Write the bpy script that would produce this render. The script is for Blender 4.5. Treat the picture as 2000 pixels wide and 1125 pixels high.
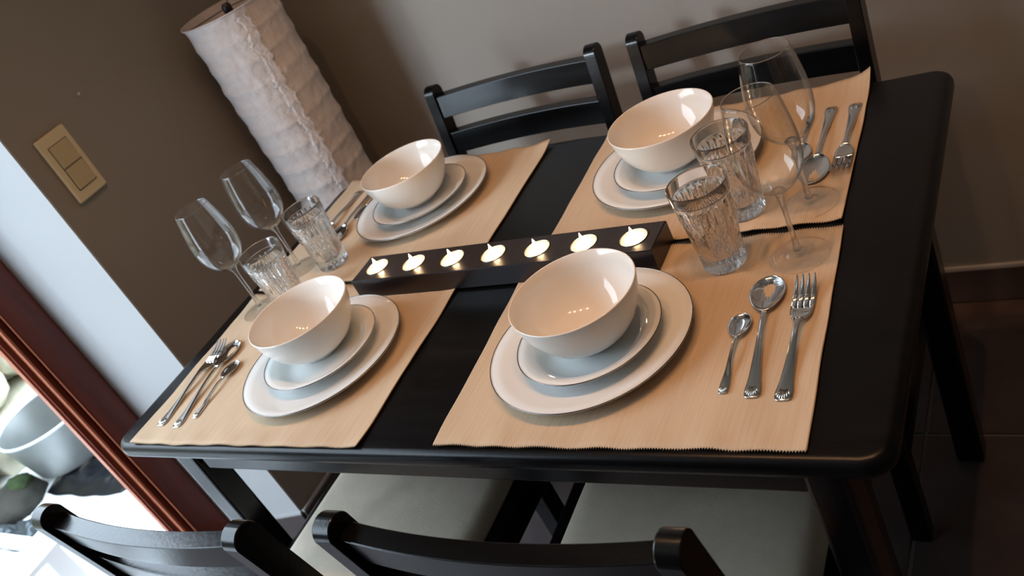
import bpy, bmesh, math, random
from mathutils import Vector, Matrix, noise
random.seed(7)
PI = math.pi
C = bpy.context.scene.collection
sc = bpy.context.scene
for o in list(bpy.data.objects):
    bpy.data.objects.remove(o)

# ------------------------------------------------------------------ camera
TT = 0.74                                     # height of the table top
R = [[0.8249064202433227, 0.3870850839729262, -0.41193996602298644],
     [-0.08145376854252206, -0.6397467608440659, -0.764257394847931],
     [-0.5593698967870615, 0.6639948943743452, -0.4962016715139461]]
cd = bpy.data.cameras.new('camera')
cam = bpy.data.objects.new('camera', cd)
C.objects.link(cam)
X, Y, Z = Vector(R[0]), -Vector(R[1]), -Vector(R[2])
M = Matrix((X, Y, Z)).transposed().to_4x4()
M.translation = Vector((1.38404, -0.59501, 0.68717 + TT))
cam.matrix_world = M
cd.lens = 32.935
cd.sensor_width = 36
cd.sensor_fit = 'HORIZONTAL'
cd.clip_start = 0.02
cd.dof.use_dof = True
cd.dof.focus_distance = 1.15
cd.dof.aperture_fstop = 7.5
sc.camera = cam

# ------------------------------------------------------------------ world, sun, lamps, exposure
w = bpy.data.worlds.new('overcast_sky')
sc.world = w
w.use_nodes = True
bg = w.node_tree.nodes['Background']
bg.inputs['Color'].default_value = (0.70, 0.85, 1.0, 1)
bg.inputs['Strength'].default_value = 9.5

sd = bpy.data.lights.new('hazy_sun', 'SUN')
sun = bpy.data.objects.new('hazy_sun', sd)
C.objects.link(sun)
sd.energy = 1.05
sd.angle = math.radians(5)
sd.color = (0.78, 0.89, 1.0)
sdir = Vector((0.422, 0.734, -0.28))          # direction the light travels in
sun.rotation_euler = sdir.to_track_quat('-Z', 'Y').to_euler()

# doorway portal
pd = bpy.data.lights.new('doorway_portal', 'AREA')
portal = bpy.data.objects.new('doorway_portal', pd)
C.objects.link(portal)
pd.shape = 'RECTANGLE'; pd.size = 1.9; pd.size_y = 2.15
pd.cycles.is_portal = True
portal.location = (-0.62, -0.72, 1.05)
portal.rotation_euler = Vector((1, 0, 0)).to_track_quat('-Z', 'Y').to_euler()

SPOT_ENERGY = 14.5
SPOT_COLOR = (1.0, 0.48, 0.20)
SPOTS = [(0.56, 0.10), (0.82, 0.14), (1.08, 0.18), (1.34, 0.22)]

sc.view_settings.view_transform = 'Standard'
sc.view_settings.look = 'None'
sc.view_settings.gamma = 1
sc.view_settings.use_curve_mapping = False
sc.view_settings.exposure = 0.0

# ------------------------------------------------------------------ materials
def srgb(r, g, b):
    f = lambda c: (c / 255 / 12.92) if c / 255 <= 0.04045 else ((c / 255 + 0.055) / 1.055) ** 2.4
    return (f(r), f(g), f(b), 1)

def mat(name, col, rough=0.5, metal=0.0, var=0.0, scale=(8, 8, 8), bump=0.0, bscale=60.0, coat=0.0,
        trans=0.0, ior=1.5, sss=0.0, detail=4.0, rvar=0.0, spec=0.5):
    m = bpy.data.materials.new(name)
    m.use_nodes = True
    nt = m.node_tree
    b = nt.nodes['Principled BSDF']
    b.inputs['Base Color'].default_value = col
    b.inputs['Roughness'].default_value = rough
    b.inputs['Metallic'].default_value = metal
    b.inputs['Coat Weight'].default_value = coat
    b.inputs['Coat Roughness'].default_value = 0.05
    b.inputs['Transmission Weight'].default_value = trans
    b.inputs['IOR'].default_value = ior
    b.inputs['Specular IOR Level'].default_value = spec
    if sss:
        b.inputs['Subsurface Weight'].default_value = sss
        b.inputs['Subsurface Radius'].default_value = (0.012, 0.008, 0.005)
        b.inputs['Subsurface Scale'].default_value = 1.0
    tc = nt.nodes.new('ShaderNodeTexCoord')
    if var or rvar:
        mp = nt.nodes.new('ShaderNodeMapping')
        mp.inputs['Scale'].default_value = scale
        n = nt.nodes.new('ShaderNodeTexNoise')
        n.inputs['Scale'].default_value = 1.0
        n.inputs['Detail'].default_value = detail
        nt.links.new(tc.outputs['Object'], mp.inputs['Vector'])
        nt.links.new(mp.outputs['Vector'], n.inputs['Vector'])
        if var:
            rp = nt.nodes.new('ShaderNodeValToRGB')
            rp.color_ramp.elements[0].position = 0.3
            rp.color_ramp.elements[1].position = 0.7
            rp.color_ramp.elements[0].color = tuple(c * (1 - var) for c in col[:3]) + (1,)
            rp.color_ramp.elements[1].color = tuple(min(1, c * (1 + var)) for c in col[:3]) + (1,)
            nt.links.new(n.outputs['Fac'], rp.inputs['Fac'])
            nt.links.new(rp.outputs['Color'], b.inputs['Base Color'])
        if rvar:
            mr = nt.nodes.new('ShaderNodeMapRange')
            mr.inputs['To Min'].default_value = max(0, rough - rvar)
            mr.inputs['To Max'].default_value = rough + rvar
            nt.links.new(n.outputs['Fac'], mr.inputs['Value'])
            nt.links.new(mr.outputs['Result'], b.inputs['Roughness'])
    if bump:
        n2 = nt.nodes.new('ShaderNodeTexNoise')
        n2.inputs['Scale'].default_value = bscale
        n2.inputs['Detail'].default_value = 3
        bp = nt.nodes.new('ShaderNodeBump')
        bp.inputs['Strength'].default_value = bump
        bp.inputs['Distance'].default_value = 0.002
        nt.links.new(tc.outputs['Object'], n2.inputs['Vector'])
        nt.links.new(n2.outputs['Fac'], bp.inputs['Height'])
        nt.links.new(bp.outputs['Normal'], b.inputs['Normal'])
    return m

MT = {}
MT['wall'] = mat('taupe_paint', srgb(143, 136, 127), 0.75, var=0.035, scale=(3, 3, 3), bump=0.25, bscale=90)
MT['white_plaster'] = mat('white_plaster', srgb(178, 178, 178), 0.8, var=0.02, scale=(6, 6, 6), bump=0.2, bscale=70)
MT['ceiling'] = mat('ceiling_white', srgb(225, 220, 210), 0.9)
MT['floor_tile'] = mat('dark_floor_tile', srgb(78, 67, 66), 0.42, var=0.2, scale=(14, 14, 14), bump=0.1)
MT['grout'] = mat('grey_grout', srgb(135, 127, 122), 0.9)
MT['black_wood'] = mat('black_stained_wood', srgb(9, 9, 10), 0.22, var=0.25, scale=(3, 60, 60), bump=0.06, bscale=140, rvar=0.05, spec=0.32)
MT['black_top'] = mat('black_table_lacquer', srgb(9, 9, 10), 0.30, var=0.3, scale=(4, 50, 50), bump=0.05, bscale=160, rvar=0.06, spec=0.22)
MT['lacquer'] = mat('black_holder_lacquer', srgb(34, 28, 29), 0.30, bump=0.03, bscale=120)
MT['porcelain'] = mat('white_porcelain', srgb(218, 221, 220), 0.08)
MT['bowl'] = mat('cream_porcelain', srgb(226, 223, 216), 0.06)
MT['silver_line'] = mat('silver_rim_line', srgb(120, 118, 116), 0.25, metal=0.9)
MT['steel'] = mat('polished_steel', srgb(222, 219, 215), 0.09, metal=1.0)
MT['switch_shade'] = mat('dark_switch_shade', srgb(120, 115, 110), 0.3, metal=1.0)  # dark tone painting the shade round the switch rockers
MT['seat'] = mat('cream_seat_fabric', srgb(192, 180, 162), 0.85, var=0.05, scale=(40, 40, 40), bump=0.3, bscale=500)
MT['mahogany'] = mat('mahogany_frame', srgb(98, 40, 24), 0.36, var=0.28, scale=(40, 40, 2.5), bump=0.1, bscale=60)
MT['mahogany_edge'] = mat('mahogany_pale_edge', srgb(178, 104, 74), 0.38, var=0.15, scale=(30, 30, 2))
MT['switch'] = mat('cream_switch_plastic', srgb(214, 199, 160), 0.4)
MT['switch2'] = mat('cream_switch_rocker', srgb(190, 172, 134), 0.4)
MT['paper'] = mat('white_rice_paper', srgb(212, 203, 198), 0.85, var=0.06, scale=(30, 30, 60), bump=1.0, bscale=90)
MT['plastic_black'] = mat('black_plastic', srgb(18, 18, 18), 0.4)
MT['metal_dark'] = mat('dark_lamp_metal', srgb(60, 58, 56), 0.4, metal=1.0)
MT['wax'] = mat('white_candle_wax', srgb(250, 232, 200), 0.35, sss=0.8)
MT['alu'] = mat('tealight_aluminium', srgb(215, 212, 208), 0.28, metal=1.0)
MT['wick'] = mat('charred_wick', srgb(30, 22, 18), 0.9)
MT['terrace'] = mat('white_terrace_tile', srgb(232, 234, 236), 0.5, var=0.02)
MT['stone'] = mat('cream_rubble_stone', srgb(188, 182, 160), 0.95, var=0.3, scale=(9, 9, 9), bump=1.0, bscale=25, detail=8)
MT['soil'] = mat('mossy_grey_stone', srgb(56, 54, 49), 0.95, var=0.45, scale=(9, 9, 9), bump=1.0, bscale=30, detail=8)
MT['moss'] = mat('green_moss', srgb(52, 68, 38), 0.95, var=0.4, scale=(40, 40, 40), bump=1.0, bscale=200)
MT['zinc'] = mat('galvanised_zinc', srgb(150, 152, 150), 0.42, metal=0.75, var=0.12, scale=(8, 8, 8))
MT['zinc_rim'] = mat('bright_zinc_rim', srgb(215, 222, 226), 0.35, metal=0.4)
MT['poly_black'] = mat('black_sheeting', srgb(8, 10, 15), 0.28, spec=0.25)
MT['foil'] = mat('clear_crumpled_plastic', srgb(62, 70, 76), 0.14, metal=0.25)
MT['white_plastic'] = mat('white_plastic', srgb(236, 236, 236), 0.4)
MT['bulb_body'] = mat('brushed_nickel', srgb(150, 146, 140), 0.35, metal=1.0)
MT['outwall'] = mat('outside_render', srgb(200, 198, 190), 0.9)

def glass_mix(name, keep=0.65, rough=0.0):
    """thin clear glass: mostly straight-through light plus Fresnel reflection"""
    m = bpy.data.materials.new(name); m.use_nodes = True
    nt = m.node_tree; nt.nodes.clear()
    out = nt.nodes.new('ShaderNodeOutputMaterial')
    tr = nt.nodes.new('ShaderNodeBsdfTransparent'); tr.inputs['Color'].default_value = (0.995, 0.997, 0.995, 1)
    gl = nt.nodes.new('ShaderNodeBsdfGlossy'); gl.inputs['Roughness'].default_value = 0.02
    lw = nt.nodes.new('ShaderNodeLayerWeight'); lw.inputs['Blend'].default_value = 0.5
    pw = nt.nodes.new('ShaderNodeMath'); pw.operation = 'POWER'; pw.inputs[1].default_value = 3.0
    fr = nt.nodes.new('ShaderNodeMapRange'); fr.inputs['To Min'].default_value = 0.02; fr.inputs['To Max'].default_value = 0.75
    nt.links.new(lw.outputs['Facing'], pw.inputs[0]); nt.links.new(pw.outputs[0], fr.inputs['Value'])
    mx = nt.nodes.new('ShaderNodeMixShader')
    nt.links.new(fr.outputs[0], mx.inputs[0]); nt.links.new(tr.outputs[0], mx.inputs[1]); nt.links.new(gl.outputs[0], mx.inputs[2])
    if keep < 1:
        g = nt.nodes.new('ShaderNodeBsdfGlass'); g.inputs['IOR'].default_value = 1.48
        g.inputs['Roughness'].default_value = rough
        m2 = nt.nodes.new('ShaderNodeMixShader'); m2.inputs[0].default_value = 1 - keep
        nt.links.new(mx.outputs[0], m2.inputs[1]); nt.links.new(g.outputs[0], m2.inputs[2])
        nt.links.new(m2.outputs[0], out.inputs['Surface'])
    else:
        nt.links.new(mx.outputs[0], out.inputs['Surface'])
    return m
MT['thin_glass'] = glass_mix('thin_wine_glass', 1.0)
MT['stem_glass'] = glass_mix('solid_stem_glass', 0.5)
MT['foot_glass'] = glass_mix('foot_glass', 1.0)
MT['crystal'] = glass_mix('cut_crystal_glass', 0.08)

def flame_mat():
    m = bpy.data.materials.new('candle_flame'); m.use_nodes = True
    nt = m.node_tree; nt.nodes.clear()
    out = nt.nodes.new('ShaderNodeOutputMaterial')
    e = nt.nodes.new('ShaderNodeEmission'); e.inputs['Color'].default_value = (1.0, 0.72, 0.40, 1); e.inputs['Strength'].default_value = 40
    nt.links.new(e.outputs[0], out.inputs['Surface'])
    return m
MT['flame'] = flame_mat()
def bulb_mat():
    m = bpy.data.materials.new('halogen_bulb'); m.use_nodes = True
    nt = m.node_tree; nt.nodes.clear()
    out = nt.nodes.new('ShaderNodeOutputMaterial')
    e = nt.nodes.new('ShaderNodeEmission'); e.inputs['Color'].default_value = (1.0, 0.82, 0.6, 1); e.inputs['Strength'].default_value = 60
    nt.links.new(e.outputs[0], out.inputs['Surface'])
    return m
MT['bulb'] = bulb_mat()

def mat_fabric():
    m = bpy.data.materials.new('woven_beige_cotton'); m.use_nodes = True
    nt = m.node_tree; b = nt.nodes['Principled BSDF']
    b.inputs['Roughness'].default_value = 0.9
    b.inputs['Specular IOR Level'].default_value = 0.2
    tc = nt.nodes.new('ShaderNodeTexCoord')
    mp = nt.nodes.new('ShaderNodeMapping'); mp.inputs['Scale'].default_value = (420, 9, 1)
    n = nt.nodes.new('ShaderNodeTexNoise'); n.inputs['Scale'].default_value = 1; n.inputs['Detail'].default_value = 3
    mp2 = nt.nodes.new('ShaderNodeMapping'); mp2.inputs['Scale'].default_value = (14, 1.6, 1)
    n2 = nt.nodes.new('ShaderNodeTexNoise'); n2.inputs['Scale'].default_value = 1; n2.inputs['Detail'].default_value = 4
    add = nt.nodes.new('ShaderNodeMath'); add.operation = 'ADD'
    hf = nt.nodes.new('ShaderNodeMath'); hf.operation = 'MULTIPLY'; hf.inputs[1].default_value = 0.5
    rp = nt.nodes.new('ShaderNodeValToRGB')
    rp.color_ramp.elements[0].position = 0.34; rp.color_ramp.elements[0].color = srgb(183, 161, 135)
    rp.color_ramp.elements[1].position = 0.66; rp.color_ramp.elements[1].color = srgb(199, 180, 154)
    for a, bb in ((tc.outputs['Object'], mp.inputs['Vector']), (mp.outputs[0], n.inputs['Vector']), (tc.outputs['Object'], mp2.inputs['Vector']),
                  (mp2.outputs[0], n2.inputs['Vector']), (n.outputs['Fac'], add.inputs[0]), (n2.outputs['Fac'], add.inputs[1]),
                  (add.outputs[0], hf.inputs[0]), (hf.outputs[0], rp.inputs['Fac']), (rp.outputs['Color'], b.inputs['Base Color'])):
        nt.links.new(a, bb)
    n3 = nt.nodes.new('ShaderNodeTexNoise'); n3.inputs['Scale'].default_value = 900
    bp = nt.nodes.new('ShaderNodeBump'); bp.inputs['Strength'].default_value = 0.35; bp.inputs['Distance'].default_value = 0.0006
    nt.links.new(tc.outputs['Object'], n3.inputs['Vector']); nt.links.new(n3.outputs['Fac'], bp.inputs['Height']); nt.links.new(bp.outputs[0], b.inputs['Normal'])
    return m
MT['mat'] = mat_fabric()

# ------------------------------------------------------------------ mesh helpers
class MB:
    def __init__(s): s.v = []; s.f = []
    def add(s, vs, fs):
        o = len(s.v); s.v += [tuple(v) for v in vs]; s.f += [tuple(i + o for i in f) for f in fs]; return s
    def box(s, x0, y0, z0, x1, y1, z1):
        return s.add([(x0, y0, z0), (x1, y0, z0), (x1, y1, z0), (x0, y1, z0), (x0, y0, z1), (x1, y0, z1), (x1, y1, z1), (x0, y1, z1)],
                     [(0, 3, 2, 1), (4, 5, 6, 7), (0, 1, 5, 4), (1, 2, 6, 5), (2, 3, 7, 6), (3, 0, 4, 7)])
    def lathe(s, prof, n=48, cx=0, cy=0, cz=0, fn=None):
        rings = []; vs = []; fs = []
        for (r, z) in prof:
            if r < 1e-6:
                rings.append([len(vs)]); vs.append((cx, cy, cz + z))
            else:
                ring = []
                for k in range(n):
                    a = 2 * PI * k / n
                    rr = r if fn is None else fn(r, z, a)
                    ring.append(len(vs)); vs.append((cx + rr * math.cos(a), cy + rr * math.sin(a), cz + z))
                rings.append(ring)
        for a, b in zip(rings, rings[1:]):
            if len(a) == 1 and len(b) == 1: continue
            for k in range(n):
                k2 = (k + 1) % n
                if len(a) == 1: fs.append((a[0], b[k2], b[k]))
                elif len(b) == 1: fs.append((a[k], a[k2], b[0]))
                else: fs.append((a[k], a[k2], b[k2], b[k]))
        return s.add(vs, fs)
    def tube(s, pts, r, n=10, closed=False):
        pts = [Vector(p) for p in pts]; vs = []; fs = []; N = len(pts)
        for i, p in enumerate(pts):
            if closed: d = pts[(i + 1) % N] - pts[i - 1]
            else: d = pts[min(i + 1, N - 1)] - pts[max(i - 1, 0)]
            d.normalize()
            up = Vector((0, 0, 1)) if abs(d.z) < 0.9 else Vector((1, 0, 0))
            a = d.cross(up).normalized(); b = d.cross(a)
            rr = r[i] if isinstance(r, (list, tuple)) else r
            for k in range(n):
                t = 2 * PI * k / n
                vs.append(p + a * rr * math.cos(t) + b * rr * math.sin(t))
        for i in range(N if closed else N - 1):
            j = (i + 1) % N
            for k in range(n):
                k2 = (k + 1) % n
                fs.append((i * n + k, i * n + k2, j * n + k2, j * n + k))
        if not closed:
            fs.append(tuple(range(n))[::-1]); fs.append(tuple((N - 1) * n + k for k in range(n)))
        return s.add(vs, fs)
    def grid(s, P, closed_u=False):
        """P[i][j] rows of points"""
        n, m = len(P), len(P[0]); vs = [p for row in P for p in row]; fs = []
        for i in range(n if closed_u else n - 1):
            for j in range(m - 1):
                i2 = (i + 1) % n
                fs.append((i * m + j, i2 * m + j, i2 * m + j + 1, i * m + j + 1))
        return s.add(vs, fs)
    def sheet(s, P, th):
        """closed slab whose top is P[i][j], thickness th downward"""
        n, m = len(P), len(P[0])
        top = [Vector(p) for row in P for p in row]
        t = (lambda i: th[i]) if isinstance(th, list) else (lambda i: th)
        bot = [v - Vector((0, 0, t(k // m))) for k, v in enumerate(top)]
        N = n * m; fs = []
        for i in range(n - 1):
            for j in range(m - 1):
                a, b, c, d = i * m + j, (i + 1) * m + j, (i + 1) * m + j + 1, i * m + j + 1
                fs.append((a, b, c, d)); fs.append((a + N, d + N, c + N, b + N))
        for i in range(n - 1):
            a, b = i * m, (i + 1) * m; fs.append((a, a + N, b + N, b))
            a, b = i * m + m - 1, (i + 1) * m + m - 1; fs.append((a, b, b + N, a + N))
        for j in range(m - 1):
            a, b = j, j + 1; fs.append((a, b, b + N, a + N))
            a, b = (n - 1) * m + j, (n - 1) * m + j + 1; fs.append((a, a + N, b + N, b))
        return s.add(top + bot, fs)
    def prism(s, outline, z0, z1, axis='z'):
        n = len(outline)
        def pt(a, b, c):
            return {'z': (a, b, c), 'x': (c, a, b), 'y': (a, c, b)}[axis]
        vs = [pt(a, b, z0) for a, b in outline] + [pt(a, b, z1) for a, b in outline]
        fs = [tuple(range(n))[::-1], tuple(range(n, 2 * n))]
        for k in range(n):
            k2 = (k + 1) % n; fs.append((k, k2, n + k2, n + k))
        return s.add(vs, fs)
    def build(s, name, m, parent=None, smooth=False, bevel=0.0, seg=2, fixn=True):
        me = bpy.data.meshes.new(name)
        me.from_pydata(s.v, [], s.f)
        bm = bmesh.new(); bm.from_mesh(me)
        if fixn: bmesh.ops.recalc_face_normals(bm, faces=bm.faces)
        if bevel:
            es = [e for e in bm.edges if len(e.link_faces) == 2 and e.calc_face_angle() > 0.5]
            bmesh.ops.bevel(bm, geom=es, offset=bevel, segments=seg, affect='EDGES', profile=0.5, clamp_overlap=True)
        bm.to_mesh(me); bm.free()
        me.materials.append(m)
        if smooth:
            for p in me.polygons: p.use_smooth = True
            if smooth != 'all':
                try: me.set_sharp_from_angle(angle=math.radians(38 if smooth is True else smooth))
                except Exception: pass
        o = bpy.data.objects.new(name, me); C.objects.link(o)
        if parent is not None: o.parent = parent
        return o

def tag(o, label, cat, group=None):
    o['label'] = label; o['category'] = cat
    if group: o['group'] = group
    return o
def thing(name, label, cat, loc=(0, 0, 0), rz=0.0, group=None):
    o = bpy.data.objects.new(name, None); C.objects.link(o)
    o.location = loc; o.rotation_euler = (0, 0, rz); o.empty_display_size = 0.05
    return tag(o, label, cat, group)
def struct(o):
    o['kind'] = 'structure'; return o
def copy_tree(o, parent=None):
    c = o.copy(); C.objects.link(c); c.parent = parent
    for ch in list(o.children):
        copy_tree(ch, c)
    return c
def again(proto, label, loc, rz=0.0):
    c = copy_tree(proto); c.location = loc; c.rotation_euler = (0, 0, rz); c['label'] = label
    return c

# ------------------------------------------------------------------ the room
XL, YB = -0.357, 1.110          # left wall face, back wall face
YR = 0.374                      # where the left wall ends and the white reveal starts
XF = -0.565                     # face of the door frame
YJ1, YJ0 = 0.215, -1.62         # clear opening between the jambs
XR, Y0, ZC = 3.3, -3.2, 2.5

fl = struct(MB().box(-0.62, Y0 - 0.1, -0.05, XR + 0.1, YB + 0.1, -0.004).build('floor', MT['grout']))
tile = None
S = 0.45; x_start = XL - 0.45 * 1 + 0.02; y_start = 0.722 - 0.45 * 9
i = 0
me_tile = MB().box(-S / 2 + .0025, -S / 2 + .0025, -0.02, S / 2 - .0025, S / 2 - .0025, 0).build('tile', MT['floor_tile'], fl, bevel=0.002, seg=1)
first = True
y = y_start
while y < YB - 0.01:
    x = x_start
    while x < XR:
        cx, cy = x + S / 2, y + S / 2
        hx = min(x + S, XR) ; 
        if first: t = me_tile; first = False
        else:
            t = me_tile.copy(); C.objects.link(t)
        sx = 1.0; sy = 1.0
        if y + S > YB:                                    # cut tiles along the back wall
            sy = (YB - y) / S; cy = (y + YB) / 2
        if x + S > XR:
            sx = (XR - x) / S; cx = (x + XR) / 2
        if x < -0.62:
            sx = (x + S + 0.62) / S; cx = (-0.62 + x + S) / 2
        t.location = (cx, cy, random.uniform(-0.0006, 0)); t.scale = (sx, sy, 1)
        x += S
    y += S

struct(MB().box(XL - 0.25, YB, -0.05, XR + 0.1, YB + 0.1, ZC + 0.1).build('wall_back', MT['wall']))
# left wall: piece between the corner and the doorway, lintel, piece beyond
xo = XF - 0.10
def wall_left_mesh():
    m = MB()
    m.prism([(XL, YR), (XL, YB), (xo, YB), (xo, 0.325), (XF, 0.3225)], -0.05, ZC + 0.05)
    m.prism([(XL, Y0), (XL, YJ0 - 0.16), (XF, YJ0 - 0.10), (xo, YJ0 - 0.10), (xo, Y0)], -0.05, ZC + 0.05)
    m.box(xo, YJ0 - 0.16, 2.18, XL, YR, ZC + 0.05)
    return m
struct(wall_left_mesh().build('wall_left', MT['wall']))
struct(MB().box(XR, Y0 - 0.1, -0.05, XR + 0.1, YB + 0.1, ZC + 0.1).build('wall_right', MT['wall']))
struct(MB().box(XL - 0.25, Y0 - 0.1, -0.05, XR + 0.1, Y0, ZC + 0.1).build('wall_front', MT['wall']))
struct(MB().box(XL - 0.3, Y0 - 0.1, ZC, XR + 0.1, YB + 0.1, ZC + 0.1).build('ceiling', MT['ceiling']))
# white plastered reveals of the doorway (splayed), a skin on the wall ends
t1 = MB().prism([(XL - 0.001, YR - 0.004), (XL - 0.001, YR), (XF, 0.3225), (XF, 0.3185)], 0.0, 2.18).build('trim_1', MT['white_plaster'])
struct(t1)
t2 = MB().prism([(XL - 0.001, YJ0 - 0.16), (XL - 0.001, YJ0 - 0.156), (XF, YJ0 - 0.096), (XF, YJ0 - 0.10)], 0.0, 2.18).build('trim_2', MT['white_plaster'])
struct(t2)
struct(MB().box(XF, YJ0 - 0.1, 2.176, XL - 0.001, 0.33, 2.18).build('trim_3', MT['white_plaster']))

# skirting of dark tiles with a pale line of caulk on top
def skirting(name, p0, p1, nrm, start=0.0):
    p0 = Vector((p0[0], p0[1], 0)); p1 = Vector((p1[0], p1[1], 0)); nrm = Vector((nrm[0], nrm[1], 0)).normalized()
    d = (p1 - p0); L = d.length; d.normalize()
    def bar(a, b, z0, z1, th):
        m = MB(); q = [p0 + d * a, p0 + d * b, p0 + d * b + nrm * th, p0 + d * a + nrm * th]
        return m.prism([(v.x, v.y) for v in q], z0, z1)
    root = bar(0, L, 0, 0.0895, 0.005).build(name, MT['grout']); struct(root)
    s = -start
    while s < L:
        a, b = max(s, 0), min(s + 0.447, L)
        if b - a > 0.02:
            bar(a, b, 0.003, 0.0875, 0.009).build('tile', MT['floor_tile'], root, bevel=0.001, seg=1)
        s += 0.45
    bar(0, L, 0.0880, 0.0945, 0.008).build('caulk_line', MT['white_plaster'], root)
skirting('baseboard_back', (XL, YB), (XR, YB), (0, -1), 0.1)
skirting('baseboard_left', (XL, YR), (XL, YB), (1, 0), 0.05)
skirting('baseboard_reveal', (XL, YR), (XF, 0.3225), (0.2, -1), 0.02)

# door frame in mahogany
door = MB().prism([(XF - 0.046, 0.24), (XF, 0.24), (XF, 0.3185), (XF - 0.046, 0.3185)], -0.02, 2.17).build('door_1', MT['mahogany'], bevel=0.004)
struct(door)
door['label'] = 'mahogany wooden door frame open to a bright terrace'
# inner moulding steps of the jamb
MB().box(XF - 0.036, 0.2265, -0.02, XF - 0.013, 0.24, 2.15).build('moulding', MT['mahogany'], door)
MB().box(XF - 0.036, 0.2200, -0.02, XF - 0.008, 0.2265, 2.15).build('bead', MT['mahogany_edge'], door, bevel=0.002)
MB().box(XF - 0.044, 0.2080, -0.02, XF - 0.022, 0.2200, 2.15).build('moulding', MT['mahogany'], door)
MB().box(XF - 0.046, 0.2035, -0.02, XF - 0.030, 0.208, 2.15).build('bead', MT['mahogany_edge'], door, bevel=0.0015)
MB().box(XF - 0.003, 0.2385, -0.02, XF + 0.0015, 0.2405, 2.15).build('bead', MT['mahogany_edge'], door)
MB().box(XF - 0.09, YJ0 - 0.096, -0.02, XF, YJ0, 2.17).build('jamb', MT['mahogany'], door, bevel=0.004)
MB().box(XF - 0.09, YJ0, 2.09, XF, 0.24, 2.17).build('lintel', MT['mahogany'], door, bevel=0.004)
MB().box(XF - 0.09, YJ0, -0.02, XF + 0.0, 0.2025, 0.012).build('threshold', MT['zinc'], door, bevel=0.003)

# switch on the left wall
sw = thing('light_switch', 'cream double rocker light switch on the brown left wall', 'switch', (XL, 0.4535, TT + 0.3145))
MB().box(0, -0.038, -0.0715, 0.011, 0.038, 0.0715).build('cover_plate', MT['switch'], sw, bevel=0.004, seg=3)
def rocker(z0):
    m = MB().prism([(0.010, z0), (0.0150, z0), (0.0132, z0 + 0.0465), (0.010, z0 + 0.0465)], -0.022, 0.024, 'y')
    return m.build('rocker', MT['switch2'], sw, bevel=0.0012)
rocker(-0.0475); rocker(0.0015)
MB().box(0.0105, -0.0235, -0.0498, 0.0116, 0.0255, 0.0495).build('rocker_shade', MT['switch_shade'], sw)  # dark slab behind the rockers, its colour stands for their edge shadow
nl = MB().tube([(XL, 0.561, TT + 0.409), (XL + 0.012, 0.561, TT + 0.412)], [0.0016, 0.0028], 8).build('wall_nail', MT['zinc_rim'])
tag(nl, 'small pale nail in the brown wall above the switch', 'nail')

# ------------------------------------------------------------------ terrace outside
ZT = -0.04
te = struct(MB().box(-2.6, -3.4, ZT - 0.1, XF - 0.09, 1.6, ZT - 0.003).build('terrace_floor', MT['grout']))
tp = None
for a in range(5):
    for b in range(11):
        if tp is None:
            tp = MB().box(-.2, -.2, -0.02, .2, .2, 0).build('tile', MT['terrace'], te, bevel=0.002, seg=1); t = tp
        else:
            t = tp.copy(); C.objects.link(t)
        t.location = (XF - 0.09 - 0.2 - a * 0.404, 0.98 - b * 0.404, ZT)
def rough_sheet(name, m, fn, n, k, parent=None, th=0.05):
    P = [[fn(i / (n - 1), j / (k - 1)) for j in range(k)] for i in range(n)]
    return MB().sheet(P, th).build(name, m, parent, smooth='all')
# rubble stone wall at the far side of the terrace
gw = MB().box(-2.7, -3.4, -0.2, -2.22, 2.6, 1.7).build('garden_wall', MT['soil'])
tag(gw, 'rough cream rubble stone wall beyond the terrace behind the tub', 'wall')
def rock(w, h, d, seed):
    bm = bmesh.new(); bmesh.ops.create_icosphere(bm, subdivisions=3, radius=1)
    for v in bm.verts:
        c = v.co
        k = max(abs(c.x), abs(c.y), abs(c.z)); q = c.lerp(c / k, 0.6)
        nn = noise.noise(q * 1.6 + Vector((seed, 0, 0))) * 0.22 + noise.noise(q * 5 + Vector((seed, 3, 0))) * 0.07
        q = q * (1 + nn)
        v.co = Vector((q.x * d / 2, q.y * w / 2, q.z * h / 2))
    me = bpy.data.meshes.new('stone'); bm.to_mesh(me); bm.free(); me.materials.append(MT['stone'])
    for p in me.polygons: p.use_smooth = True
    return me
rocks = [rock(0.52, 0.30, 0.3, s) for s in (1.0, 5.0, 9.0, 14.0)]
rr = 0
for row in range(6):
    for c_ in range(9):
        o = bpy.data.objects.new('stone', rocks[(row * 3 + c_) % 4]); C.objects.link(o); o.parent = gw
        o.location = (-2.19 + random.uniform(-.03, .03), -1.7 + c_ * 0.49 + (row % 2) * 0.24, 0.02 + row * 0.285)
        o.rotation_euler = (random.choice((0, PI)), 0, 0); rr += 1
# mossy boulder, plastic sheets, tub, white table
def blob(name, m, cx, cy, cz, rx, ry, rz_, seed, amp=0.2, sub=4, freq=1.7, amp2=0.05):
    bm = bmesh.new(); bmesh.ops.create_icosphere(bm, subdivisions=sub, radius=1)
    for v in bm.verts:
        q = v.co.copy()
        k = 1 + noise.noise(q * freq + Vector((seed, 0, 0))) * amp + noise.noise(q * 6 + Vector((seed, 1, 4))) * amp2
        v.co = Vector((cx + q.x * rx * k, cy + q.y * ry * k, max(ZT + 0.001, cz + q.z * rz_ * k)))
    me = bpy.data.meshes.new(name); bm.to_mesh(me); bm.free(); me.materials.append(m)
    for p in me.polygons: p.use_smooth = True
    o = bpy.data.objects.new(name, me); C.objects.link(o); return o
bo = blob('boulder', MT['soil'], -1.89, 0.40, ZT, 0.14, 0.12, 0.07, 3.0)
tag(bo, 'low grey mossy boulder beside the tub on the terrace', 'rock')
blob('moss_patch', MT['moss'], -1.86, 0.45, ZT + 0.055, 0.055, 0.045, 0.03, 8.0).parent = bo

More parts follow.
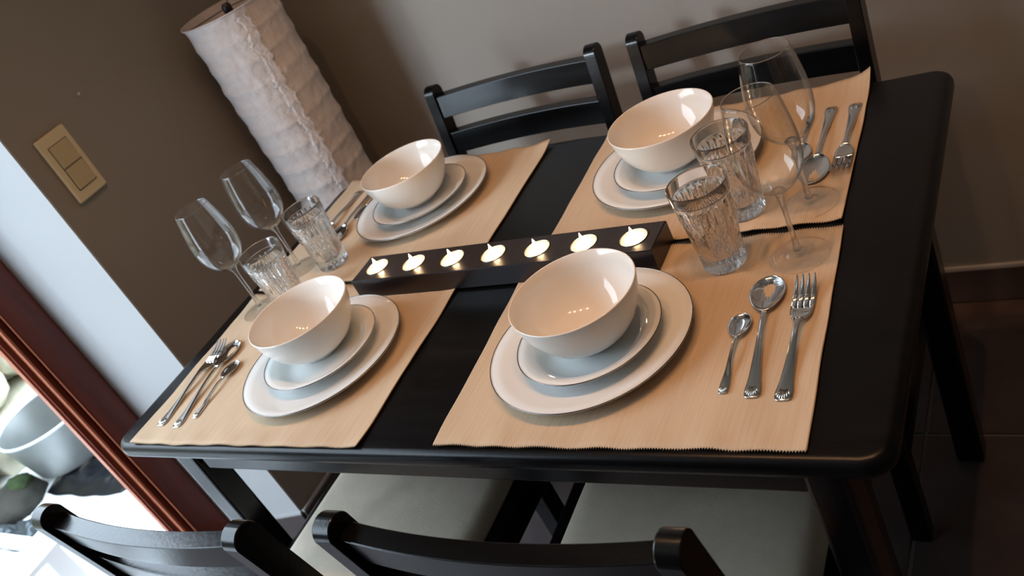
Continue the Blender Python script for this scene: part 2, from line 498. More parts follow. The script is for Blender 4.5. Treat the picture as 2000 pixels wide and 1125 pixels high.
def crumple(name, m, pts, label, seed, h=0.05, n=46, sharp=1.0, base=0.0):
    """crumpled plastic film lying over a quad given by four ground points"""
    A, B, C_, D = [Vector((p[0], p[1], 0)) for p in pts]
    P = []
    for i in range(n):
        row = []
        for j in range(n):
            u, v = i / (n - 1), j / (n - 1)
            p = (A * (1 - u) + B * u) * (1 - v) + (D * (1 - u) + C_ * u) * v
            q = Vector((p.x * 9, p.y * 9, seed))
            f1 = abs(noise.noise(q)); f2 = abs(noise.noise(q * 2.3)); f3 = noise.noise(q * 0.6)
            e = min(u, v, 1 - u, 1 - v); e = min(1, e * 7)
            z = ZT + 0.004 + base * e + h * e * (0.5 + 0.7 * f3 + sharp * (1.1 * f1 + 0.6 * f2))
            wob = 0.03 * noise.noise(q * 0.9 + Vector((5, 5, 5)))
            row.append((p.x + wob, p.y - wob, max(z, ZT + 0.003)))
        P.append(row)
    return tag(MB().sheet(P, 0.0015).build(name, m, smooth='all'), label, 'plastic sheet')
crumple('plastic_film', MT['foil'], [(-1.98, 0.20), (-1.62, 0.24), (-1.64, 0.40), (-1.74, 0.33)],
        'crumpled shiny clear plastic film beside the mossy boulder', 4.0, h=0.045)
crumple('black_sheeting', MT['poly_black'], [(-1.76, 0.46), (-1.36, 0.48), (-1.22, 0.86), (-1.95, 0.95)],
        'folded black plastic sheeting lying under and before the metal tub', 9.0, h=0.022, sharp=0.7)
tub = thing('metal_tub', 'round galvanised metal tub standing on black sheeting outside', 'tub', (-1.775, 0.655, ZT + 0.030))
MB().lathe([(0, .004), (.145, .004), (.150, 0), (.155, .004), (.185, .17), (.186, .175), (.183, .175), (.152, .01), (0, .009)], 64).build('tub_body', MT['zinc'], tub, smooth=True)
MB().tube([(.186 * math.cos(2 * PI * k / 64), .186 * math.sin(2 * PI * k / 64), .175) for k in range(64)], .0055, 8, True).build('rolled_rim', MT['zinc_rim'], tub, smooth='all')
wt = thing('garden_table', 'low white plastic garden table with cut-out sides by the doorway', 'table', (-1.42, -0.22, ZT))
H = 0.27
f_ = MB()
f_.box(-0.47, 0.315, H - 0.015, 0.47, 0.35, H); f_.box(-0.47, -0.35, H - 0.015, 0.47, -0.315, H)
f_.box(-0.47, -0.315, H - 0.015, -0.44, 0.315, H); f_.box(0.44, -0.315, H - 0.015, 0.47, 0.315, H)
f_.build('table_rim', MT['white_plastic'], wt)
for k in range(7):
    x0 = -0.435 + k * 0.126
    MB().box(x0, -0.315, H - 0.02, x0 + 0.112, 0.30, H - 0.006).build('slat', MT['white_plastic'], wt, bevel=0.002, seg=1)
for sx in (-0.44, 0.44):
    for sy in (-0.32, 0.32):
        MB().box(sx - 0.025, sy - 0.025, 0, sx + 0.025, sy + 0.025, H - 0.015).build('leg', MT['white_plastic'], wt, bevel=0.003, seg=1)

# ------------------------------------------------------------------ table
XT0, W, D = -0.032, 1.18, 0.757
def rrect(x0, y0, x1, y1, r, n=8):
    out = []
    for cx, cy, a0 in ((x1 - r, y1 - r, 0), (x0 + r, y1 - r, 90), (x0 + r, y0 + r, 180), (x1 - r, y0 + r, 270)):
        for k in range(n + 1):
            a = math.radians(a0 + 90 * k / n); out.append((cx + r * math.cos(a), cy + r * math.sin(a)))
    return out
tb = thing('dining_table', 'black stained wooden dining table laid for four with beige placemats', 'table', (0, 0, 0))
def tabletop():
    m = MB(); th = 0.028; r = 0.011
    rings = []
    steps = [(r * (1 - math.cos(a)), -r * 0 - r * (1 - math.sin(a))) for a in []]
    prof = []
    for k in range(7):
        a = PI / 2 * k / 6; prof.append((r - r * math.sin(a), -(r - r * math.cos(a))))   # inset, z
    prof2 = [(r - r * math.cos(PI / 2 * k / 6), -th + r - r * math.sin(PI / 2 * k / 6)) for k in range(7)]
    vs = []; fs = []; n = None
    for ins, z in prof + prof2:
        ol = rrect(XT0 + ins, ins, W - ins, D - ins, 0.032 - ins); n = len(ol)
        rings.append([len(vs) + k for k in range(n)]); vs += [(a, b, TT + z) for a, b in ol]
    for a, b in zip(rings, rings[1:]):
        for k in range(n): fs.append((a[k], a[(k + 1) % n], b[(k + 1) % n], b[k]))
    fs.append(tuple(rings[0])); fs.append(tuple(rings[-1])[::-1])
    return m.add(vs, fs)
tabletop().build('tabletop', MT['black_top'], tb, smooth=True)
az0, az1 = TT - 0.098, TT - 0.028
MB().box(0.09, 0.045, az0, W - 0.09, 0.067, az1).build('apron', MT['black_wood'], tb, bevel=0.002)
MB().box(0.09, D - 0.067, az0, W - 0.09, D - 0.045, az1).build('apron', MT['black_wood'], tb, bevel=0.002)
MB().box(0.045, 0.09, az0, 0.067, D - 0.09, az1).build('apron', MT['black_wood'], tb, bevel=0.002)
MB().box(W - 0.067, 0.09, az0, W - 0.045, D - 0.09, az1).build('apron', MT['black_wood'], tb, bevel=0.002)
for lx in (0.030, W - 0.062 - 0.046):
    for ly in (0.040, D - 0.060 - 0.046):
        MB().box(lx, ly, 0.0, lx + 0.046, ly + 0.046, az1).build('leg', MT['black_wood'], tb, bevel=0.006, seg=3)

# ------------------------------------------------------------------ chairs
def make_chair(label):
    t = thing('dining_chair', label, 'chair', group='black dining chairs around the table')
    TOP = TT + 0.105
    def yb(z):                                   # centre line of the rear posts
        if z < 0.45: return -0.178 - 0.03 * ((0.45 - z) / 0.45) ** 1.5
        return -0.178 - 0.060 * ((z - 0.45) / (TOP - 0.45)) ** 1.15
    def post(x0):
        pts = []; zs = [TOP * k / 14 for k in range(13)] + [TOP - 0.018]
        dep = lambda z: 0.019 if z > 0.2 else 0.016
        front = [(yb(z) + dep(z), z) for z in zs]; back = [(yb(z) - dep(z), z) for z in zs]
        cy, cz = yb(TOP - 0.018), TOP - 0.018
        arc = [(cy + 0.019 * math.cos(a), cz + 0.018 * math.sin(a)) for a in [PI * k / 16 for k in range(1, 16)]]
        ol = front + arc + back[::-1]
        return MB().prism(ol, x0, x0 + 0.024, 'x').build('back_post', MT['black_wood'], t, smooth=15, bevel=0.0014, seg=2)
    hw = 0.205
    post(-hw); post(hw - 0.024)
    def rail(z0, z1):
        P = []; n = 20
        m = MB(); vs = []; fs = []
        for k in range(n + 1):
            s = k / n * 2 - 1; x = s * (hw - 0.022)
            yc = yb((z0 + z1) / 2) - 0.015 * (1 - s * s) + 0.002
            tilt = (yb(z1) - yb(z0)) / 2
            vs += [(x, yc + 0.0125 - tilt, z0), (x, yc + 0.0125 + tilt, z1), (x, yc - 0.0125 + tilt, z1), (x, yc - 0.0125 - tilt, z0)]
        for k in range(n):
            a = k * 4; b = a + 4
            for q in range(4): fs.append((a + q, a + (q + 1) % 4, b + (q + 1) % 4, b + q))
        fs.append((0, 1, 2, 3)); fs.append((n * 4 + 3, n * 4 + 2, n * 4 + 1, n * 4))
        return m.add(vs, fs).build('back_rail', MT['black_wood'], t, smooth=15, bevel=0.0014, seg=2)
    rail(TT + 0.036, TT + 0.082); rail(TT - 0.044, TT + 0.002); rail(TT - 0.124, TT - 0.080)
    # seat frame and cushion
    zs = 0.452
    MB().prism([(-0.206, -0.155), (0.206, -0.155), (0.212, 0.20), (0.196, 0.222), (-0.196, 0.222), (-0.212, 0.20)], 0.402, zs).build('seat_frame', MT['black_wood'], t, bevel=0.004)
    P = []; n = 26
    for i_ in range(n + 1):
        row = []
        for j_ in range(n + 1):
            u, v = i_ / n * 2 - 1, j_ / n * 2 - 1
            e = (1 - abs(u) ** 8) * (1 - abs(v) ** 8)
            cu = 1 - 0.045 * abs(v) ** 6; cv = 1 - 0.045 * abs(u) ** 6
            row.append((u * 0.186 * cu, 0.032 + v * 0.188 * cv, zs + 0.004 + 0.022 * max(0, e) ** 0.4 + 0.004 * (1 - u * u) * (1 - v * v)))
        P.append(row)
    MB().sheet(P, 0.004).build('seat_cushion', MT['seat'], t, smooth='all')
    for sx in (-0.205, 0.205 - 0.034):
        MB().prism([(sx, 0.182), (sx + 0.034, 0.182), (sx + 0.034, 0.216), (sx, 0.216)], 0, 0.402).build('leg', MT['black_wood'], t, bevel=0.004)
    for sx in (-0.198, 0.180):
        MB().box(sx, -0.165, 0.17, sx + 0.018, 0.185, 0.20).build('stretcher', MT['black_wood'], t, bevel=0.002)
    MB().box(-0.18, 0.01, 0.175, 0.18, 0.028, 0.198).build('stretcher', MT['black_wood'], t, bevel=0.002)
    return t
ch = make_chair('black dining chair in front of the table nearest the doorway')
ch.location = (0.343, 0.035, 0)
again(ch, 'black dining chair in front of the table, beside the right-hand chair gap, nearest the viewer', (0.850, 0.060, 0), 0.02)['label'] = 'black dining chair at the near side, pulled up before the near right setting'
again(ch, 'black dining chair behind the table beside the paper lamp', (0.366, 0.684, 0), PI + 0.0)
again(ch, 'black dining chair behind the table, backing the place with the largest-looking wine glass', (0.840, 0.686, 0), PI - 0.0)['label'] = 'black dining chair behind the table at the far right place setting'

# ------------------------------------------------------------------ paper lamp in the corner
LX, LY = -0.19, 0.882
lamp = thing('floor_lamp', 'tall white crinkled rice paper floor lamp in the room corner', 'lamp', (LX, LY, 0))
def lamp_r(z):
    return 0.0985 + (z - 0.44) / (1.145 - 0.44) * 0.0100
def shade():
    z0, z1 = 0.03, 1.145; n = 144; m = 260; P = []; ring = 0.0515
    for k in range(n):
        a = 2 * PI * k / n; row = []
        for j in range(m + 1):
            z = z0 + (z1 - z0) * j / m
            ph = ((z1 - z) / ring + 0.10 * math.sin(a * 2 + 1.0)) % 1.0
            r = lamp_r(z) - 0.0038 * math.sin(PI * ph) ** 0.5
            q = Vector((math.cos(a) * 2.2, math.sin(a) * 2.2, z * 16))
            r += 0.0020 * noise.noise(q) + 0.0014 * noise.noise(q * 3.1) - 0.0030 * abs(noise.noise(Vector((math.cos(a) * 3.5 + z * 9, math.sin(a) * 3.5 - z * 6, z * 22))))
            row.append((r * math.cos(a), r * math.sin(a), z))
        P.append(row)
    return MB().grid(P, True)
shade().build('paper_shade', MT['paper'], lamp, smooth='all')
# frayed overlap seam
def seam():
    z0, z1 = 0.05, 1.13; m = 420; a0 = math.radians(-32); P = []
    for j in range(m + 1):
        z = z0 + (z1 - z0) * j / m; r = lamp_r(z) + 0.0006 + 0.0008 * noise.noise(Vector((0, 3, z * 40)))
        wl = 0.16 + 0.10 * noise.noise(Vector((1, 0, z * 24))) + 0.08 * noise.noise(Vector((4, 0, z * 160)))
        wr = 0.045 + 0.06 * noise.noise(Vector((9, 0, z * 40))) + 0.12 * abs(noise.noise(Vector((2, 2, z * 160))))
        row = []
        for q in range(9):
            t = q / 8; a = a0 - wl * (1 - t) + wr * t
            rr_ = r - 0.0026 * math.sin(PI * (((z1 - z) / 0.0515) % 1)) + 0.0010 * noise.noise(Vector((q * 1.3, 7, z * 60))) + (0.0005 if q >= 7 else 0) - (0.0016 if q == 0 else 0)
            row.append((rr_ * math.cos(a), rr_ * math.sin(a), z))
        P.append(row)
    return MB().grid(P)
seam().build('paper_seam', MT['paper'], lamp, smooth='all')
rt = lamp_r(1.145)
MB().tube([(rt * math.cos(2 * PI * k / 72), rt * math.sin(2 * PI * k / 72), 1.1455) for k in range(72)], 0.0016, 6, True).build('top_ring', MT['paper'], lamp, smooth='all')
wr_ = MB()
for a in (0.2, 0.2 + 2 * PI / 3, 0.2 + 4 * PI / 3):
    wr_.tube([(0, 0, 1.143), (rt * math.cos(a), rt * math.sin(a), 1.144)], 0.0011, 6)
wr_.build('wire_spokes', MT['metal_dark'], lamp)
MB().lathe([(0, 1.128), (.008, 1.128), (.0105, 1.132), (.0105, 1.146), (.007, 1.152), (0, 1.153)], 20).build('centre_knob', MT['plastic_black'], lamp, smooth=True)
MB().tube([(0, 0, 0.02), (0, 0, 1.13)], 0.004, 10).build('pole', MT['metal_dark'], lamp)
MB().lathe([(0, 0), (.092, 0), (.093, .012), (.08, .02), (0, .022)], 48).build('base', MT['metal_dark'], lamp, smooth=True)

# ------------------------------------------------------------------ placemats
def placemat(label, x0, y0, x1, y1, seed, curl=None, skew=0.0, overhang=0.0):
    """ribbed woven mat; ribs run front to back, ends cut in a zigzag"""
    t = MB(); w_ = x1 - x0; nx = int(w_ / 0.00155); nx += nx % 2; ny = 40; P = []
    cx, cy = (x0 + x1) / 2, (y0 + y1) / 2
    for i_ in range(nx + 1):
        u = i_ / nx; row = []
        tooth = 0.0016 if i_ % 2 else -0.0016
        wave0 = 0.0022 * noise.noise(Vector((u * 6, seed, 0))); wave1 = 0.0022 * noise.noise(Vector((u * 6, seed, 9)))
        for j_ in range(ny + 1):
            v = j_ / ny
            v = v + 0.0 
            x = x0 + w_ * u + skew * v + 0.0015 * noise.noise(Vector((seed, v * 4, 2 if u > .5 else 7))) * (1 if (u < .02 or u > .98) else 0.6)
            y = (y0 + wave0 - tooth) * (1 - v) + (y1 + wave1 + tooth) * v
            e = max(0, 1 - v * 9) + max(0, 1 - (1 - v) * 9)
            zz = 0.0022 + (0.00035 if i_ % 2 else 0.0) + e * (0.0011 * (1 + math.sin(u * 44 + seed + 1.5 * noise.noise(Vector((u * 5, seed, 1))))))
            ex = max(0, 1 - u * 16) ** 2 + max(0, 1 - (1 - u) * 16) ** 2
            zz += 0.0016 * ex * (1 + noise.noise(Vector((v * 5, seed, u * 2))))
            if curl:
                d = math.hypot((u - curl[0]) * w_, (v - curl[1]) * (y1 - y0)); k = max(0, 1 - d / 0.07)
                zz += curl[2] * k * k
            row.append((x - cx, y - cy, zz))
        P.append(row)
    o = MB().sheet(P, 0.0018).build('placemat', MT['mat'], smooth='all')
    o.location = (cx, cy, TT)
    return tag(o, label, 'placemat', 'beige woven placemats')
placemat('beige ribbed placemat under the near left setting by the doorway side', 0.018, 0.007, 0.513, 0.376, 1.0, skew=-0.012)
placemat('beige ribbed placemat under the near right setting with polished cutlery', 0.638, 0.013, 1.101, 0.382, 5.0, skew=-0.020)
placemat('beige ribbed placemat under the far left setting beside the lamp', 0.004, 0.389, 0.506, 0.760, 9.0, skew=-0.010, curl=(1, 1, .004))
placemat('beige ribbed placemat under the far right setting with one lifted corner', 0.630, 0.396, 1.077, 0.766, 13.0, skew=-0.010, curl=(1, 1, .014))
ZM = TT + 0.0027         # top of the mats under the tableware

# ------------------------------------------------------------------ tableware
def rimline(r, z, parent, name='silver_line', wdt=0.0008):
    P = [(r * math.cos(2 * PI * k / 96), r * math.sin(2 * PI * k / 96), z) for k in range(96)]
    return MB().tube(P, wdt, 6, True).build(name, MT['silver_line'], parent, smooth='all')
def make_plate(label):
    t = thing('dinner_plate', label, 'plate', group='dinner plates at the four settings')
    MB().lathe([(0, .003), (.070, .003), (.074, 0), (.080, 0), (.084, .003), (.100, .0065), (.120, .0115), (.1348, .0160), (.1358, .0172), (.1350, .0182),
                (.120, .0142), (.104, .0102), (.094, .0078), (.088, .0064), (.080, .0058), (.04, .0056), (0, .0056)], 112).build('plate_body', MT['porcelain'], t, smooth='all')
    rimline(.1352, .0178, t); return t
def make_side(label):
    t = thing('side_plate', label, 'plate', group='side plates under the bowls')
    MB().lathe([(0, .002), (.050, .002), (.053, 0), (.057, 0), (.060, .003), (.070, .0095), (.085, .0155), (.0952, .0190), (.0962, .0200), (.0954, .0210),
                (.086, .0184), (.078, .0160), (.073, .0132), (.067, .0082), (.061, .0052), (.05, .0045), (0, .0043)], 96).build('plate_body', MT['porcelain'], t, smooth='all')
    rimline(.0957, .0206, t); return t
def make_bowl(label):
    t = thing('soup_bowl', label, 'bowl', group='white bowls at the four settings')
    MB().lathe([(0, .003), (.028, .003), (.030, 0), (.034, 0), (.0352, .005), (.045, .0085), (.058, .0185), (.068, .0315), (.0755, .0470), (.0805, .0620), (.0832, .0755),
                (.0834, .0772), (.0826, .0782), (.0814, .0776), (.0785, .0620), (.0735, .0480), (.0660, .0335), (.0560, .0215), (.0430, .0125), (.025, .0082), (0, .0072)], 96).build('bowl_body', MT['bowl'], t, smooth='all')
    return t
sets = dict(FR=((.802, .182), (.806, .180), (.8066, .185)), FL=((.331, .182), (.332, .186), (.3186, .199)),
            BL=((.279, .611), (.283, .605), (.272, .613)), BR=((.7985, .592), (.802, .582), (.798, .592)))
names = dict(FR='near right setting', FL='near left setting', BL='far left setting by the lamp', BR='far right setting')
pl = sd_ = bw = None
for k, (a, b, c_) in sets.items():
    za, zb, zc = ZM, ZM + .0064, ZM + .0064 + .0048
    L = 'large white dinner plate with fine silver rim at the ' + names[k]
    if pl is None: pl = make_plate(L); pl.location = (*a, za)
    else: again(pl, L, (*a, za))
    L = 'small white side plate with fine silver rim at the ' + names[k]
    if sd_ is None: sd_ = make_side(L); sd_.location = (*b, zb)
    else: again(sd_, L, (*b, zb))
    L = 'empty cream white bowl on two plates at the ' + names[k]
    if bw is None: bw = make_bowl(L); bw.location = (*c_, zc)
    else: again(bw, L, (*c_, zc))

# wine glasses
def make_wine(label):
    t = thing('wine_glass', label, 'wine glass', group='empty wine glasses')
    MB().lathe([(0, .0004), (.034, .0004), (.0368, .0008), (.0372, .0014), (.0366, .0020), (.028, .0030), (.016, .0042), (.009, .0062), (.0055, .0100), (0, .0102)], 64).build('foot', MT['foot_glass'], t, smooth='all')
    MB().lathe([(0, .0100), (.0056, .0098), (.0042, .016), (.0034, .028), (.0031, .050), (.0032, .070), (.0038, .084), (.0056, .0925), (.0090, .0975), (.0072, .0992), (0, .0998)], 32).build('stem', MT['stem_glass'], t, smooth='all')
    pr_ = [(.0068, .0968), (.0150, .1005), (.0235, .1065), (.0310, .1150), (.0368, .1260), (.0400, .1390), (.0410, .1520), (.0402, .1680), (.0382, .1850), (.0352, .2030), (.0318, .2200), (.0307, .2245)]
    inn = [(r - .0009, z) for r, z in pr_[1:]][::-1]
    MB().lathe(pr_ + [(.0303, .2250), (.0299, .2245)] + inn[1:-1] + [(.0120, .1008), (.0, .0992)], 80).build('glass_bowl', MT['thin_glass'], t, smooth='all')
    MB().tube([(.0303 * math.cos(2 * PI * k / 80), .0303 * math.sin(2 * PI * k / 80), .2246) for k in range(80)], .0006, 6, True).build('lip', MT['stem_glass'], t, smooth='all')
    return t
wg = make_wine('wine glass standing on the near right placemat beside the tumbler'); wg.location = (1.0361, .3290, ZM)
again(wg, 'wine glass on the far right placemat, its rim seen against the back chair', (1.0300, .4410, ZM), .3)
again(wg, 'wine glass at the table left edge on the near left placemat', (.0600, .3320, ZM), .6)
again(wg, 'wine glass on the far left placemat in front of the lamp', (.0715, .4484, ZM), .9)

# cut crystal tumblers
def make_tumbler(label):
    t = thing('crystal_tumbler', label, 'tumbler', group='cut crystal tumblers')
    HT = 0.125; n = 216; rows = 90
    ro = lambda z: .0285 + (.0390 - .0285) * (z / HT) ** 1.05
    def cut(z, a):
        zt = z / HT
        if zt > 0.80: fade = max(0, (0.86 - zt) / 0.06)
        else: fade = 1
        k = a / (2 * PI) * 22
        # long pointed flutes in two staggered rows
        def flute(k, phase, zc, hz):
            d = abs((k + phase) % 1.0 - 0.5) * 2; s = 1 - abs(zt - zc) / hz
            if s <= 0: return 0
            wv = s ** 0.6
            return max(0, 1 - (1 - d) / 1.0 - (1 - wv)) if False else max(0, wv - (1 - d))
        c1 = flute(k, 0, 0.60, 0.30); c2 = flute(k, 0.5, 0.36, 0.30); c3 = flute(k, 0.5, 0.80, 0.14); c4 = flute(k, 0.0, 0.20, 0.20); c3 = max(c3, flute(k, 0.5, 0.08, 0.10))
        return fade * 0.0040 * max(c1, c2, c3, c4)
    outer = [];
    P = []
    for k in range(n):
        a = 2 * PI * k / n; row = [(0, 0, .0015), (.012 * math.cos(a), .012 * math.sin(a), .0012)]
        row.append((.0245 * math.cos(a), .0245 * math.sin(a), 0.0)); row.append((.0275 * math.cos(a), .0275 * math.sin(a), .0012))
        for j in range(rows + 1):
            z = .004 + (HT - .0055) * j / rows - 0; r = ro(z) - cut(z, a)
            row.append((r * math.cos(a), r * math.sin(a), z))
        rt_ = ro(HT)
        row += [((rt_ - .0009) * math.cos(a), (rt_ - .0009) * math.sin(a), HT), ((rt_ - .0018) * math.cos(a), (rt_ - .0018) * math.sin(a), HT - .001)]
        for z, dr in ((.10, .0030), (.07, .0042), (.04, .0050), (.022, .0060)):
            r = ro(z) - dr; row.append((r * math.cos(a), r * math.sin(a), z))
        row += [(.018 * math.cos(a), .018 * math.sin(a), .0165), (.008 * math.cos(a), .008 * math.sin(a), .0150), (0, 0, .0148)]
        P.append(row)
    o = MB().grid(P, True).build('cut_glass_body', MT['crystal'], t, smooth=True)
    bm = bmesh.new(); bm.from_mesh(o.data); bmesh.ops.remove_doubles(bm, verts=bm.verts, dist=1e-5); bmesh.ops.recalc_face_normals(bm, faces=bm.faces); bm.to_mesh(o.data); bm.free()
    MB().lathe([(.0372, .1075), (.0378, .1078), (.0379, .1088), (.0373, .1092), (.0372, .1075)], 96).build('band_line', MT['crystal'], t, smooth='all')
    return t
tu = make_tumbler('cut crystal tumbler nearest, over the gap at the candle board end'); tu.location = (.9405, .3310, ZM)
again(tu, 'cut crystal tumbler on the far right placemat behind the nearer tumbler', (.9415, .4430, ZM), .1)
again(tu, 'cut crystal tumbler on the near left placemat, half hidden by the bowl', (.1500, .3300, ZM), .2)
again(tu, 'cut crystal tumbler on the far left placemat before the spoons', (.1580, .4500, ZM), .3)

# ------------------------------------------------------------------ cutlery
def strip(stations, n=8):
    """stations: (y, half width, z, crown, thickness) -> slab with a crowned cross section"""
    P = []; th = []
    for (y_, hw, z, cr, t_) in stations:
        P.append([(hw * (2 * q / n - 1), y_, z + cr * (1 - (2 * q / n - 1) ** 2)) for q in range(n + 1)]); th.append(t_)
    return MB().sheet(P, th)
def spoon_bowl(m, y0, L_, wmax, depth, z0, lift):
    n, k = 26, 16; P = []
    for i_ in range(n + 1):
        u = (1 - math.cos(PI * i_ / n)) / 2; c_ = 2 * u - 1
        s = math.sqrt(max(0, 1 - c_ * c_)) * (1 + 0.10 * c_ - 0.05 * c_ * c_)
        s = max(s, 0.04); hw = wmax * s; row = []
        for j_ in range(k + 1):
            v = 2 * j_ / k - 1
            cup = (1 - v * v) * min(1, s * 1.1) ** 1.2
            row.append((hw * v, y0 + L_ * u, z0 + lift * (1 - u * 0.4) * 1.0 + 0.0008 - depth * cup))
        P.append(row)
    return m.sheet(P, 0.0011)
def make_spoon(label, L_, wmax, name, cat, grp):
    t = thing(name, label, cat, group=grp)
    bl = L_ * 0.33; hl = L_ - bl
    s = L_ / 0.20
    st = [(0, .0050 * s, .0030, -.0002, .0012), (.0015, .0072 * s, .0030, .0002, .0013), (.005, .0088 * s, .0030, .0006, .0014), (.014, .0090 * s, .0028, .0010, .0016), (.03, .0070 * s, .0030, .0012, .0020), (.055 * s, .0050 * s, .0050, .0012, .0024),
          (.08 * s, .0033 * s, .0075, .0010, .0028), (hl - .022 * s, .0026 * s, .0088, .0008, .0030), (hl - .006 * s, .0030 * s, .0078, .0006, .0026), (hl + .004 * s, .0048 * s, .0068, .0002, .0014)]
    strip(st).build('handle', MT['steel'], t, smooth='all')
    sh = MB()
    for q in range(7):
        a = (q - 3) * 0.26
        sh.tube([(math.sin(a) * .004 * s, .018 * s - math.cos(a) * .004 * s + 0.0, .0044), (math.sin(a) * .0092 * s, .018 * s - math.cos(a) * .0155 * s, .0036)], [.0007, .0011], 6)
    sh.build('shell_ornament', MT['steel'], t, smooth='all')
    spoon_bowl(MB(), hl, bl, wmax, .0062 * s, .0000, .0076).build('spoon_bowl', MT['steel'], t, smooth='all')
    return t
def make_fork(label):
    t = thing('fork', label, 'fork', group='dinner forks')
    L_ = .195; hl = .122
    st = [(0, .0055, .0030, 0, .0012), (.0015, .0078, .0030, .0002, .0013), (.005, .0095, .0030, .0006, .0014), (.014, .0097, .0028, .0010, .0016), (.03, .0076, .0030, .0014, .0020), (.055, .0058, .0048, .0016, .0024),
          (.085, .0038, .0085, .0012, .0030), (.108, .0032, .0100, .0010, .0032), (.118, .0042, .0098, .0008, .0032), (hl + .002, .0060, .0090, .0002, .0018)]
    strip(st).build('handle', MT['steel'], t, smooth='all')
    sh = MB()
    for q in range(7):
        a = (q - 3) * 0.26
        sh.tube([(math.sin(a) * .005, .020 - math.cos(a) * .006, .0044), (math.sin(a) * .0100, .020 - math.cos(a) * .0180, .0037)], [.0007, .0012], 6)
    sh.build('shell_ornament', MT['steel'], t, smooth='all')
    st = [(hl, .0050, .0086, 0, .0018), (hl + .005, .0095, .0074, -.0003, .0017), (hl + .012, .0122, .0060, -.0008, .0016), (hl + .020, .0130, .0052, -.0008, .0016), (hl + .027, .0131, .0054, -.0006, .0016)]
    strip(st).build('fork_head', MT['steel'], t, smooth='all')
    for q in range(4):
        xc = (-1.5 + q) * .0069
        ss = [(hl + .0265, .0029, .0053, 0, .0016), (hl + .045, .0026, .0070, .0002, .0016), (hl + .060, .0021, .0105, .0002, .0015), (hl + .070, .0011, .0140, .0001, .0012), (hl + .073, .0003, .0152, 0, .0008)]
        m = MB(); P = []
        for (y_, hw, z, cr, th) in ss: P.append([(xc + hw * s_, y_, z + cr * (1 - s_ * s_)) for s_ in (-1, -.5, 0, .5, 1)])
        m.sheet(P, [a_[4] for a_ in ss]).build('tine', MT['steel'], t, smooth='all')
    return t
def put(proto, maker, label, end, tip):
    dx, dy = tip[0] - end[0], tip[1] - end[1]; rz = math.atan2(dy, dx) - PI / 2
    if proto is None:
        o = maker(label); o.location = (*end, ZM - .0010); o.rotation_euler = (0, 0, rz); return o
    again(proto, label, (*end, ZM - .0010), rz); return proto
fk = put(None, make_fork, 'polished fork lying outermost right on the near right placemat', (1.0640, .0800), (1.0570, .2760))
put(fk, None, 'fork lying outermost by the left table edge on the near left placemat', (.0570, .0440), (.0450, .2400))
put(fk, None, 'fork with dark handle on the far right placemat, tines towards the candles', (1.0535, .6870), (1.0590, .5000))
put(fk, None, 'fork beside the lamp on the far left placemat', (.0480, .7060), (.0620, .5300))
mk = lambda l: make_spoon(l, .205, .0215, 'table_spoon', 'spoon', 'large table spoons')
tsn = put(None, mk, 'large polished spoon between fork and teaspoon on the near right placemat', (1.0300, .0850), (1.0090, .2870))
put(tsn, None, 'large spoon between fork and teaspoon on the near left placemat', (.1010, .0400), (.0710, .2450))
put(tsn, None, 'large spoon on the far right placemat beside the wine glass', (1.0185, .6890), (1.0225, .4950))
put(tsn, None, 'large spoon on the far left placemat, bowl beside the tumbler', (.0890, .7100), (.1040, .5250))
mk2 = lambda l: make_spoon(l, .130, .0140, 'teaspoon', 'spoon', 'small teaspoons')
te_ = put(None, mk2, 'small teaspoon innermost on the near right placemat beside the plate', (.9960, .0920), (.9900, .2190))
put(te_, None, 'small teaspoon innermost on the near left placemat beside the plate', (.1280, .0600), (.1190, .1900))
put(te_, None, 'small teaspoon on the far right placemat seen through the wine glass', (.9900, .6750), (.9970, .5480))
put(te_, None, 'small teaspoon on the far left placemat, tip beside the plate', (.1280, .7200), (.1180, .5930))

# ------------------------------------------------------------------ candle board with seven tealights
HA = math.radians(-0.85)
hb = thing('candle_board', 'long black wooden tealight board across the middle of the table', 'candle holder', (.5757, .3640, ZM + 0.0016), HA)
BX, BY, BH, PITCH, HR = .2740, .0335, .0335, .0789, .0212
def board():
    m = MB(); n = 32
    vs = []; fs = []
    def ring(cx, r, z): 
        o = len(vs); vs.extend([(cx + r * math.cos(2 * PI * (k + .5) / n), r * math.sin(2 * PI * (k + .5) / n), z) for k in range(n)]); return [o + k for k in range(n)]
    for c in range(7):
        cx = (c - 3) * PITCH
        x0 = cx - PITCH / 2 if c > 0 else -BX; x1 = cx + PITCH / 2 if c < 6 else BX
        a = ring(cx, HR, BH); b = ring(cx, HR, BH - .0165)
        sq = len(vs)
        for k in range(n):                       # square outline sampled at the same angles
            t = 2 * PI * (k + .5) / n; c_, s_ = math.cos(t), math.sin(t)
            hx = (x1 - cx) if c_ > 0 else (cx - x0)
            f = min(hx / abs(c_) if abs(c_) > 1e-6 else 9, BY / abs(s_) if abs(s_) > 1e-6 else 9)
            vs.append((cx + c_ * f, s_ * f, BH))
        for k in range(n):
            k2 = (k + 1) % n
            fs.append((a[k], sq + k, sq + k2, a[k2])); fs.append((a[k], a[k2], b[k2], b[k]))
        fs.append(tuple(b))
        # corners
        for (kk, px, py) in ((3, x1, BY), (11, x0, BY), (19, x0, -BY), (27, x1, -BY)):
            pass
    m.add(vs, fs)
    return m
# solid outer box (open top) plus top plates
def board2():
    m = board()
    c = [(-BX, -BY), (BX, -BY), (BX, BY), (-BX, BY)]
    b = .0015
    m.add([(x, y, z) for z in (0, BH - .0004) for x, y in c], [(3, 2, 1, 0), (0, 1, 5, 4), (1, 2, 6, 5), (2, 3, 7, 6), (3, 0, 4, 7)])
    # thin top border and corner fillers between hole cells
    return m
brd = bpy.data.meshes.new('board')
bm = bmesh.new()
